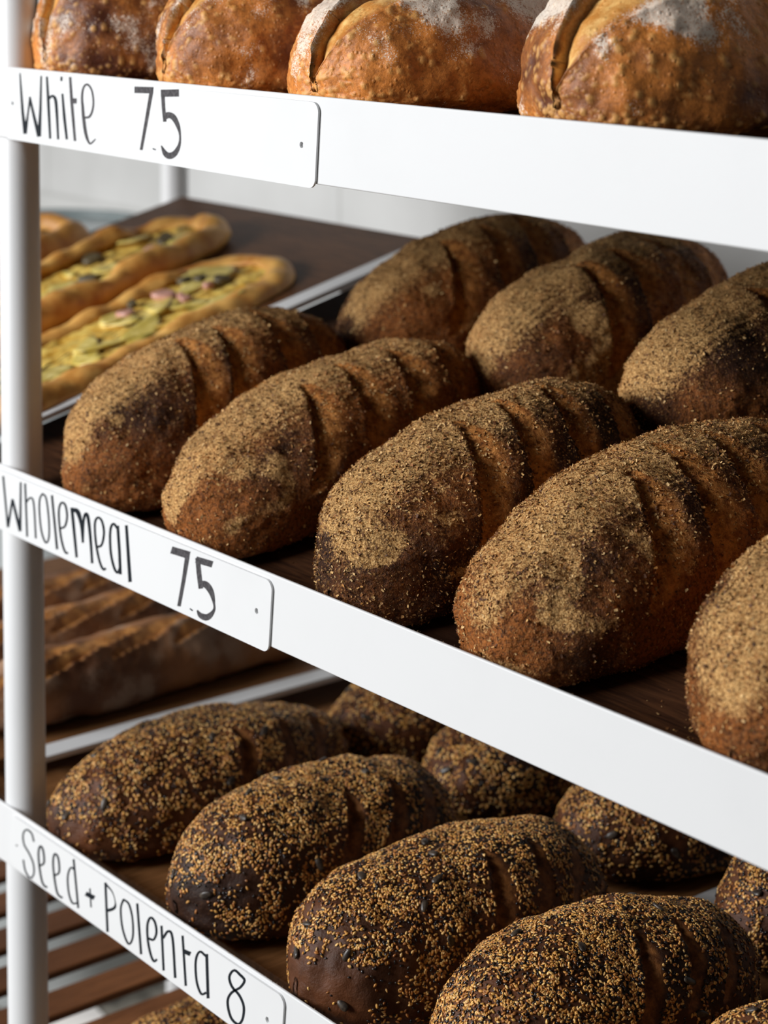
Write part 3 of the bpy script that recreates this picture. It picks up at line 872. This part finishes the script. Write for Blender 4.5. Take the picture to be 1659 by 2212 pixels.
    ii, jj = np.meshgrid(np.arange(nu - 1), np.arange(nv), indexing='ij')
    j2 = (jj + 1) % nv
    F = np.stack([ii * nv + jj, ii * nv + j2, (ii + 1) * nv + j2, (ii + 1) * nv + jj], -1).reshape(-1, 4)
    # orientation
    a, b, c = V[F[1000, 0]], V[F[1000, 1]], V[F[1000, 2]]
    flip = np.dot(np.cross(b - a, c - a), N[F[1000, 0]]) < 0
    if flip:
        F = F[:, ::-1]
    j = np.arange(nv)
    t1 = np.stack([np.full(nv, nu * nv), (j + 1) % nv, j], -1)
    t2 = np.stack([np.full(nv, nu * nv + 1), (nu - 1) * nv + j, (nu - 1) * nv + (j + 1) % nv], -1)
    if flip:
        t1, t2 = t1[:, ::-1], t2[:, ::-1]
    t1, t2 = t1[:, ::-1], t2[:, ::-1]
    fs = sid[F]
    face_s = np.where((fs >= 0).sum(1) >= 3, fs.max(1), -1)
    root = np_mesh(name, V, [F[face_s < 0], t1, t2], mat, None, True, attrs)
    for si in range(len(scores)):
        Fk = F[face_s == si]
        if len(Fk) < 20:
            continue
        us, inv = np.unique(Fk, return_inverse=True)
        np_mesh('score', V[us], inv.reshape(Fk.shape), mat, root, True, {kx: attrs[kx][us] for kx in attrs})
    return root, V, F, score, N


def scatter_points(V, F, score, N, count, rs, dens=None, zmin=.006, mx=.25):
    cen = V[F].mean(1)
    a, b, c, d = (V[F[:, i]] for i in range(4))
    nrm = np.cross(c - a, d - b)
    ar = np.linalg.norm(nrm, axis=1) * .5
    nrm = nrm / (2 * ar[:, None] + 1e-15)
    w = ar * (cen[:, 2] > zmin) * (score[F].max(1) < mx)
    if dens is not None:
        w = w * dens(cen, nrm)
    pick = rs.choice(len(F), count, p=w / w.sum())
    r1, r2 = rs.rand(count, 1), rs.rand(count, 1)
    A, B, C, D = (V[F[pick, i]] for i in range(4))
    pos = (A * (1 - r1) + B * r1) * (1 - r2) + (D * (1 - r1) + C * r1) * r2
    return pos, nrm[pick]


def frames(nrm, rs, tiltmax):
    k_ = len(nrm)
    r = rs.randn(k_, 3)
    nn = nrm + rs.randn(k_, 3) * tiltmax
    nn /= np.linalg.norm(nn, axis=1)[:, None]
    u = r - (r * nn).sum(1)[:, None] * nn
    u /= np.linalg.norm(u, axis=1)[:, None]
    return u, np.cross(nn, u), nn


SEED_T = []
for yy, rr in ((-1, 0), (-.62, .62), (.05, 1.0), (.62, .72), (1, 0)):
    if rr == 0:
        SEED_T.append((yy, 0, 0))
    else:
        for a_ in range(5):
            SEED_T.append((yy, rr * math.cos(2 * math.pi * a_ / 5), rr * math.sin(2 * math.pi * a_ / 5)))
SEED_T = np.array(SEED_T)
SEED_F = []
for a_ in range(5):
    b_ = (a_ + 1) % 5
    SEED_F.append((0, 1 + b_, 1 + a_))
    for rI in (1, 6):
        SEED_F += [(rI + a_, rI + b_, rI + 5 + b_), (rI + a_, rI + 5 + b_, rI + 5 + a_)]
    SEED_F.append((16, 11 + a_, 11 + b_))
SEED_F = np.array(SEED_F)


def seeds(name, root, pos, nrm, rs, ln, wd, th, cols, mat, tilt=.28, sink=.35):
    k_ = len(pos)
    u, v, nn = frames(nrm, rs, tilt)
    sc = (.82 + .36 * rs.rand(k_, 1))
    T = SEED_T
    X = pos[:, None] + nn[:, None] * (th * .5 * (1 - sink)) \
        + T[None, :, 0:1] * (u * sc * ln / 2)[:, None] + T[None, :, 1:2] * (v * sc * wd / 2)[:, None] + T[None, :, 2:3] * (nn * th / 2)[:, None]
    Fx = (SEED_F[None] + np.arange(k_)[:, None, None] * len(T)).reshape(-1, 3)
    cols = np.array(cols)
    tn = cols[rs.randint(len(cols), size=k_)] * (.75 + .5 * rs.rand(k_, 1))
    tn = np.repeat(tn, len(T), 0)
    o = np_mesh(name, X.reshape(-1, 3), Fx, mat, root, True, None, tn)
    o['kind'] = 'stuff'
    return o


def flakes(name, root, pos, nrm, rs, cols, l0=.0007, l1=.0026, tilt=.55):
    k_ = len(pos)
    u, v, nn = frames(nrm, rs, tilt)
    ln = l0 + (l1 - l0) * rs.rand(k_, 1) ** 2.2
    wd = ln * (.28 + .4 * rs.rand(k_, 1))
    lift = .0002 + .0005 * rs.rand(k_, 1)
    c0 = pos + nrm * lift
    curl = nrm * ln * (.25 * rs.rand(k_, 1))
    X = np.stack([c0 - u * ln / 2 - v * wd / 2 + curl, c0 - u * ln / 2 + v * wd / 2 + curl * .6,
                  c0 - v * wd * .55, c0 + v * wd * .5,
                  c0 + u * ln / 2 - v * wd * .35 + curl * .8, c0 + u * ln / 2 + v * wd * .3 + curl], 1)
    f0 = np.array([(0, 2, 3, 1), (2, 4, 5, 3)])
    Fx = (f0[None] + np.arange(k_)[:, None, None] * 6).reshape(-1, 4)
    cols = np.array(cols)
    tn = np.repeat(cols[rs.randint(len(cols), size=k_)] * (.6 + .7 * rs.rand(k_, 1)), 6, 0)
    o = np_mesh(name, X.reshape(-1, 3), Fx, M_FLAKE, root, True, None, tn)
    o['kind'] = 'stuff'
    return o


def wm_scores(rs, L, W, cnt=5):
    out = []
    R = W * .47
    for i in range(cnt):
        ya = (-.02 + .039 * i) * L / .276 + rs.uniform(-.004, .004)
        yb = ya - (.052 - .010 * i) + rs.uniform(-.006, .006)
        out.append(dict(a=(ya, R * rs.uniform(-.05, .12)), b=(yb, R * rs.uniform(1.38, 1.58)), w=rs.uniform(.023, .029), depth=rs.uniform(.0045, .0065),
                        lip=.0012, bow=rs.uniform(-.004, -.0005) , side=-1))
    return out


def place(o, x, y, z, yaw, tilt):
    # keep the end of a loaf just behind the front rail
    co = np.empty(len(o.data.vertices) * 3, np.float32)
    o.data.vertices.foreach_get('co', co)
    co = co.reshape(-1, 3)
    ly = co[:, 0] * math.sin(yaw) + co[:, 1] * math.cos(yaw)
    wy = ly * math.cos(tilt) - co[:, 2] * math.sin(tilt)
    if y < .25:
        y2 = max(y, .0050 - wy[co[:, 2] < .036].min())
        x -= (y2 - y) * 1.1
        y = y2
    M = Matrix.Translation((x, y, z)) @ Matrix.Rotation(tilt, 4, 'X') @ Matrix.Rotation(yaw, 4, 'Z')
    o.matrix_world = M
    o.location, o.rotation_euler = M.to_translation(), M.to_euler()


WM_COLS = [(.58, .34, .12), (.42, .21, .06), (.26, .10, .025), (.70, .45, .19), (.40, .18, .045), (.13, .045, .012), (.10, .035, .01)]


def wholemeal(dim, x, y, yaw, seed, label, group, nfl=15000, tone=0.0, patch=None):
    L, W, H = dim
    rs = np.random.RandomState(seed)
    root, V, F, score, N = make_loaf('wholemeal_loaf', M_WM, L, W, H, seed, 'wm', wm_scores(rs, L, W), tone=tone, patch=patch)
    off = np.array([seed * 3.1, 1.7, 4.2])

    def dens(c, nr):
        return .28 + 1.0 * sstep(.0, .8, nr[:, 2] - .5 * nr[:, 0]) + .6 * sstep(.0, .5, fbm(c + off, 24, 2))
    pos, nr = scatter_points(V, F, score, N, nfl, rs, dens, .002, 2.0)
    flakes('bran_flakes', root, pos, nr, rs, WM_COLS)
    place(root, x, y, Z_MID + y * math.tan(TILT), yaw, TILT)
    tag(root, label, 'bread', group)
    return root


G1 = 'wholemeal loaves on the tilted middle shelf'
wholemeal((0.275, 0.150, 0.113), 0.110, 0.141, 0.047, 3, 'leftmost front wholemeal loaf, nearest the flatbreads, behind the word Wholemeal', G1, tone=.05)
wholemeal((0.299, 0.149, 0.100), 0.257, 0.152, 0.011, 14, 'second front wholemeal loaf from left, behind the price 7.5 on the Wholemeal sign', G1, tone=.18)
wholemeal((0.281, 0.150, 0.106), 0.451, 0.143, -0.005, 25, 'third front wholemeal loaf, with a dark bare lower front and five slashes', G1, 22000, tone=-.15)
wholemeal((0.298, 0.150, 0.100), 0.599, 0.150, -0.003, 36, 'large fourth front wholemeal loaf with a pale orange patch low on its end', G1, 22000, tone=.15, patch=(-.028, -.128, .042, .030))
wholemeal((0.279, 0.149, 0.104), 0.775, 0.144, 0.142, 47, 'nearest wholemeal loaf, blurred and cut off at the right edge', G1, tone=.22)
wholemeal((0.273, 0.147, 0.105), 0.119, 0.415, -0.035, 58, 'back row wholemeal loaf, leftmost, beside the white cross bar', G1, 10000)
wholemeal((0.282, 0.148, 0.105), 0.287, 0.415, 0.064, 69, 'back row wholemeal loaf in the middle, in shade under the top rail', G1, 10000)
wholemeal((0.284, 0.150, 0.110), 0.473, 0.415, 0.003, 80, 'back row wholemeal loaf at the right edge, above the fourth front loaf', G1, 10000)

GOLD = [(.72, .38, .09), (.58, .26, .055), (.85, .52, .18), (.62, .30, .07), (.42, .16, .035), (.30, .11, .025)]
BLK = [(.010, .008, .009), (.018, .013, .012), (.03, .018, .012)]


def seeded(dim, x, y, yaw, seed, label, group, z=Z_LOW, ng=7200, nb=4200, npk=9, bald=None):
    L, W, H = dim
    rs = np.random.RandomState(seed)
    R = W * .47
    scs = []
    for i in range(4):
        ya = (.008 + .040 * i) * L / .27 + rs.uniform(-.004, .004)
        scs.append(dict(a=(ya, R * rs.uniform(.25, .4)), b=(ya - rs.uniform(.020, .032), R * rs.uniform(1.2, 1.35)),
                        w=rs.uniform(.013, .018), depth=rs.uniform(.004, .006), lip=.0015, bow=rs.uniform(-.004, -.001), side=-1))
    root, V, F, score, N = make_loaf('seeded_loaf', M_SEED, L, W, H, seed, 'seed', scs, hc=.32)
    off = np.array([seed * 2.3, .7, 3.2])
    bx = np.array(bald[:3] if bald else (0, -1, 0))
    bs = bald[3] if bald else 1.0

    def dens(c, nr):
        d = .12 + sstep(-.35, .35, fbm(c + off, 42, 3)) * 1.1 + sstep(.2, .9, nr[:, 2]) * .5
        q = np.linalg.norm((c - bx) / (np.array([.034, .05, .021]) * bs), axis=1) + .35 * fbm(c + off, 50, 2)
        return d * (.02 + sstep(.75, 1.1, q)) * (.35 + .65 * sstep(.004, .03, c[:, 2]))
    pos, nr = scatter_points(V, F, score, N, ng, rs, dens, .003, .45)
    seeds('sesame_seeds', root, pos, nr, rs, .0033, .0020, .0011, GOLD, M_SESAME)
    pos, nr = scatter_points(V, F, score, N, nb, rs, dens, .003, .5)
    seeds('black_seeds', root, pos, nr, rs, .0029, .0017, .0010, BLK, M_BLACK)
    pos, nr = scatter_points(V, F, score, N, npk * 14, rs, lambda c, n_: sstep(.0, .6, n_[:, 2] + .3) * (c[:, 1] < .05) * (c[:, 0] > -.03), .02, .2)
    got = []
    for p_, n_ in zip(pos, nr):
        if len(got) >= npk:
            break
        if all(np.linalg.norm(p_ - g) > .016 for g in got):
            got.append(p_)
            u, v, nn = frames(n_[None], rs, .2)
            ln, wd, th = rs.uniform(.0085, .0115), rs.uniform(.0046, .006), .0028
            V2, F2 = [], []
            m_, k2 = 7, 10
            for a_ in range(1, m_):
                yy = -math.cos(math.pi * a_ / m_)
                rr = math.sin(math.pi * a_ / m_) ** .85 * (1 - .18 * yy)
                for b_ in range(k2):
                    V2.append(p_ + nn[0] * th * .3 + u[0] * yy * ln / 2 + (v[0] * math.cos(2 * math.pi * b_ / k2) * wd / 2 + nn[0] * math.sin(2 * math.pi * b_ / k2) * th / 2) * rr)
            for a_ in range(m_ - 2):
                for b_ in range(k2):
                    F2.append((a_ * k2 + b_, a_ * k2 + (b_ + 1) % k2, (a_ + 1) * k2 + (b_ + 1) % k2, (a_ + 1) * k2 + b_))
            F2.append(tuple(range(k2))[::-1])
            F2.append(tuple(range((m_ - 2) * k2, (m_ - 1) * k2)))
            poly_mesh('pumpkin_seed', V2, F2, M_PUMP, root, True)
    place(root, x, y, z, yaw, 0)
    tag(root, label, 'bread', group)
    return root


G2 = 'seeded loaves on the lower shelf'
seeded((0.288, 0.138, 0.087), 0.079, 0.146, 0.025, 101, 'leftmost front seeded loaf, tapered, behind the word Seed', G2, bald=(-.012, -.125, .034, .6))
seeded((0.259, 0.136, 0.097), 0.249, 0.138, -0.006, 112, 'second front seeded loaf from left, with a wide bare slash on its side', G2, ng=8800, bald=(.004, -.118, .030, .85))
seeded((0.268, 0.138, 0.097), 0.405, 0.142, -0.053, 123, 'third front seeded loaf, with a large bald dark patch on its lower end', G2, ng=8800, npk=12, bald=(.014, -.116, .030, 1.25))
seeded((0.247, 0.135, 0.102), 0.561, 0.136, -0.143, 134, 'fourth front seeded loaf, densely seeded, at the bottom of the photo', G2, ng=10500, nb=5600, npk=9, bald=None)
seeded((0.268, 0.136, 0.100), 0.727, 0.142, 0.053, 145, 'seeded loaf cut off at the lower right corner', G2, ng=8500)
seeded((0.245, 0.125, 0.081), 0.080, 0.414, -0.141, 156, 'back row seeded loaf, leftmost, in shade beside the white cross bar', G2, ng=6500)
seeded((0.246, 0.129, 0.080), 0.205, 0.415, 0.013, 167, 'second back row seeded loaf from left, in shade under the middle rail', G2, ng=6500)
seeded((0.237, 0.121, 0.083), 0.376, 0.416, -0.175, 178, 'third back row seeded loaf from left, in deep shade under the middle rail', G2, ng=6500)
seeded((0.248, 0.122, 0.088), 0.547, 0.415, -0.084, 189, 'back row seeded loaf at the right edge under the middle rail', G2, ng=6500)
seeded((.255, .135, .098), .105, .140, 0, 191, 'seeded loaf on the slatted bottom shelf, only its top showing', 'bread on the slatted bottom shelf', z=Z_SLAT, ng=6500)


def white_loaf(dim, x, y, yaw, seed, label, sc):
    L, W, H = dim
    root, V, F, score, N = make_loaf('white_loaf', M_WHITEB, L, W, H, seed, 'white', sc, hc=.25, nu=230, nv=250)
    place(root, x, y, Z_TOP, yaw, 0)
    tag(root, label, 'bread', 'blistered white loaves on the top shelf')
    return root


def wsc(a0, a1, w=.054, d=.009, lip=.0045):
    return dict(a=(-.21, a0), b=(.128, a1), w=w, depth=d, lip=lip, bow=-.004, farlip=.002, side=1)


white_loaf((0.259, 0.176, 0.125), 0.056, 0.138, 0.055, 201, 'leftmost white loaf on the top shelf, beside the round post', [wsc(-.02, -.03)])
white_loaf((0.276, 0.176, 0.122), 0.249, 0.146, -0.065, 212, 'second white loaf from left on the top shelf, with a pale split end', [wsc(.0, -.01)])
white_loaf((0.263, 0.177, 0.102), 0.413, 0.140, 0.040, 223, 'third white loaf, with heavy white flour and a ragged dark ear', [wsc(.0, -.015), dict(a=(-.02, .055), b=(.09, .03), w=.022, depth=.008, lip=.003, side=-1)])
white_loaf((0.269, 0.175, 0.116), 0.645, 0.143, 0.035, 234, 'nearest white loaf at top right, with a deep bright split at its end', [wsc(-.005, -.02, .064, .011, .005), dict(a=(.03, .05), b=(.10, .035), w=.02, depth=.007, lip=.003, side=-1)])


# ------------------------------------------------------------------ baguettes
def baguette(x, y, L, W, H, yaw, seed, label):
    scs = []
    nS = 5
    for i in range(nS):
        yc = (-.5 + (i + .5) / nS) * L * .9
        scs.append(dict(a=(yc - .062, .034), b=(yc + .062, .004), w=.018, depth=.006, lip=.003, side=-1, bow=0))
    root, V, F, score, N = make_loaf('baguette', M_BAG, L, W, H, seed, 'bag', scs, hc=.42, n=5, m=2.2, nu=200, nv=110)
    place(root, x, y, Z_LOW_L, yaw, 0)
    tag(root, label, 'bread', 'floured baguettes on the left board')


baguette(-.166, .245, .40, .084, .062, .04, 301, 'nearest floured baguette, lying beside the white cross bar')
baguette(-.258, .235, .44, .084, .064, .02, 312, 'middle floured baguette, behind the nearest one')
baguette(-.350, .245, .44, .084, .066, .03, 323, 'farthest floured baguette, just under the Wholemeal sign')


# ------------------------------------------------------------------ flatbreads
def flatbread(x, y, L, W, yaw, seed, label, veg, lump=1.0, hr=.030):
    rs = np.random.RandomState(seed)
    na, nr = 220, 60
    ph = np.linspace(0, 2 * np.pi, na, endpoint=False)
    R = W / 2
    hs = (L - W) / 2
    dx, dy = np.cos(ph), np.sin(ph)
    # stadium: spread the angle samples along the straight sides
    per = 2 * np.pi * R + 4 * hs
    s = np.linspace(0, per, na, endpoint=False)
    cx = np.zeros(na)
    cy = np.zeros(na)
    ang = np.zeros(na)
    for i_, q in enumerate(s):
        if q < 2 * hs:
            cy[i_], ang[i_] = -hs + q, 0
        elif q < 2 * hs + np.pi * R:
            cy[i_], ang[i_] = hs, (q - 2 * hs) / R
        elif q < 4 * hs + np.pi * R:
            cy[i_], ang[i_] = hs - (q - 2 * hs - np.pi * R), np.pi
        else:
            cy[i_], ang[i_] = -hs, np.pi + (q - 4 * hs - np.pi * R) / R
    rim = .027
    prof = []                                        # (distance from centre line, height, is_topping)
    for kx in np.linspace(.02, 1, 26):
        prof.append((kx * (R - rim * .8), .015))
    for a_ in np.linspace(0, np.pi, 22)[1:]:
        prof.append((R - rim / 2 - rim / 2 * np.cos(a_) - .004 + .004 * a_ / np.pi, .015 + (hr - .015) * np.sin(a_) - .006 * a_ / np.pi))
    prof += [(R - .003, .004), (R - .008, 0), (R * .5, 0), (.002, 0)]
    NP = len(prof)
    V = np.zeros((NP, na, 3))
    for j_, (d_, h_) in enumerate(prof):
        V[j_, :, 0] = d_ * np.cos(ang)
        V[j_, :, 1] = cy + d_ * np.sin(ang)
        V[j_, :, 2] = h_
    P = V.reshape(-1, 3).copy()
    j_id = np.repeat(np.arange(NP), na)
    rimm = ((j_id >= 24) & (j_id < NP - 4)).astype(float)
    Pb = np.c_[P[:, 0], P[:, 1], np.zeros(len(P))]
    P[:, 2] += rimm * (fbm(Pb, 15, 2, seed) * .009 * lump + fbm(Pb, 50, 2, seed + 2) * .0015) * (P[:, 2] > .010)
    P[:, 2] += (j_id < 26) * (fbm(Pb, 60, 3, seed + 4) * .0035)
    out = 1 + .05 * fbm(np.c_[np.repeat(np.zeros(1), len(P)), P[:, 1], np.sign(P[:, 0])], 16, 2, seed) * lump
    P[:, 0] *= out
    P[:, 2] = np.maximum(P[:, 2], 0)
    ii, jj = np.meshgrid(np.arange(NP - 1), np.arange(na), indexing='ij')
    j2 = (jj + 1) % na
    F = np.stack([ii * na + jj, (ii + 1) * na + jj, (ii + 1) * na + j2, ii * na + j2], -1).reshape(-1, 4)
    top = (F // na).max(1) <= 25
    root = np_mesh('topped_flatbread', P, F[~top], M_FLAT)
    np_mesh('topping', P, F[top], M_TOP, root)
    # slices, onion and herbs on the topping
    for i_ in range(veg):
        yy = rs.uniform(-hs - R * .3, hs + R * .3)
        xx = rs.uniform(-1, 1) * (R - rim * 1.25)
        kind = rs.rand()
        rx_, ry_ = (rs.uniform(.012, .020), rs.uniform(.020, .034)) if kind < .7 else (rs.uniform(.006, .010), rs.uniform(.007, .012))
        th = .0035 if kind < .7 else .007
        ca, sa = np.cos(rs.uniform(0, 3.1)), np.sin(rs.uniform(0, 3.1))
        V2, F2 = [], []
        tl = rs.uniform(-.15, .15, 2)
        n_ = 16
        for (rr, hh) in ((.86, 0), (1, .35), (.97, .8), (.80, 1), (.4, .86)):
            for b_ in range(n_):
                a_ = 2 * math.pi * b_ / n_
                wob = 1 + .12 * math.sin(3 * a_ + i_)
                ax, ay = rx_ * rr * wob * math.cos(a_), ry_ * rr * wob * math.sin(a_)
                px_, py_ = ax * ca - ay * sa, ax * sa + ay * ca
                V2.append((xx + px_, yy + py_, .0145 + hh * th + tl[0] * px_ + tl[1] * py_ + rs.uniform(0, .0004)))
        for r_ in range(4):
            for b_ in range(n_):
                F2.append((r_ * n_ + b_, r_ * n_ + (b_ + 1) % n_, (r_ + 1) * n_ + (b_ + 1) % n_, (r_ + 1) * n_ + b_))
        F2.append(tuple(range(4 * n_, 5 * n_)))
        F2.append(tuple(range(n_))[::-1])
        if kind < .7:
            poly_mesh('vegetable_slice', V2, F2, M_VEG, root, True)
        elif kind < .85:
            poly_mesh('onion_piece', V2, F2, M_ONION, root, True)
        else:
            poly_mesh('herb_piece', V2, F2, M_HERB, root, True)
    place(root, x, y, Z_MID_L + y * math.tan(TILT), yaw, TILT)
    tag(root, label, 'flatbread', 'topped flatbreads on the tilted board')
    return root


flatbread(-.150, .192, .44, .160, .14, 401, 'front topped flatbread with yellow vegetable slices, beside the leftmost wholemeal loaf', 34, .8, .026)
flatbread(-.355, .272, .42, .150, .15, 412, 'middle topped flatbread with a long rolled golden rim and pink onion', 26, 1.4, .031)
flatbread(-.520, .195, .42, .140, .17, 423, 'farthest topped flatbread, its rounded golden end beside the round post', 16, 1.0, .036)

# ------------------------------------------------------------------ small things
rs = np.random.RandomState(77)
npt = 700
cx = np.where(rs.rand(npt) < .6, rs.uniform(.70, .80, npt), rs.uniform(.05, .95, npt))
cy = np.where(rs.rand(npt) < .6, rs.uniform(.03, .16, npt), rs.uniform(.03, .30, npt))
pos = np.c_[cx, cy / math.cos(TILT), np.full(npt, .0001)]
crumbs = flakes('bran_crumbs', None, pos, np.tile([[0, 0, 1.]], (npt, 1)), rs, WM_COLS, .0006, .0030, .2)
crumbs.location = (0, 0, Z_MID)
crumbs.rotation_euler = (TILT, 0, 0)
tag(crumbs, 'loose bran crumbs scattered on the dark tilted board between the wholemeal loaves', 'crumbs', None, 'stuff')

for zr, lab in ((1.130, 'tiny crumbs along the top edge of the middle rail'), (.843, 'tiny crumbs along the top edge of the lowest visible rail')):
    npt = 260
    pos = np.c_[rs.uniform(.05, .95, npt), rs.uniform(.0003, .0023, npt), np.full(npt, .0001)]
    cr = flakes('rail_crumbs', None, pos, np.tile([[0, 0, 1.]], (npt, 1)), rs, [(.20, .13, .08), (.35, .24, .14), (.10, .06, .04)], .0004, .0013, .15)
    cr.location = (0, 0, zr)
    tag(cr, lab, 'crumbs', None, 'stuff')

# tall round container behind the rack and a white sheet added for sun patches on the floor
tub = empty('round_container', (-1.185, .72, 0))
tag(tub, 'tall grey round container with a dark rim behind the flatbreads', 'container')
tube('container_body', [((0, 0, z), EX, EY, r) for z, r in ((0, .13), (.02, .14), (.6, .145), (1.130, .150))], M_GREY2, tub, 48)
rim_rings = []
for i in range(64):
    a = 2 * math.pi * i / 64
    u = Vector((math.cos(a), math.sin(a), 0))
    rim_rings.append((tuple(u * .150 + Vector((0, 0, 1.137))), tuple(u), (0, 0, 1), .009))
tube('container_rim', rim_rings, M_GREY, tub, 12, cap=False, closed=True)

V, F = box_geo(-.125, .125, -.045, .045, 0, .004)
sheet = poly_mesh('sun_patch_sheet', V, F, M_SUN_PATCH)
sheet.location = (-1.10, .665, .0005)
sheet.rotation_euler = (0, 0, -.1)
tag(sheet, 'white sheet added for sun patches on the floor, seen between the wooden slats', 'sun_patch')
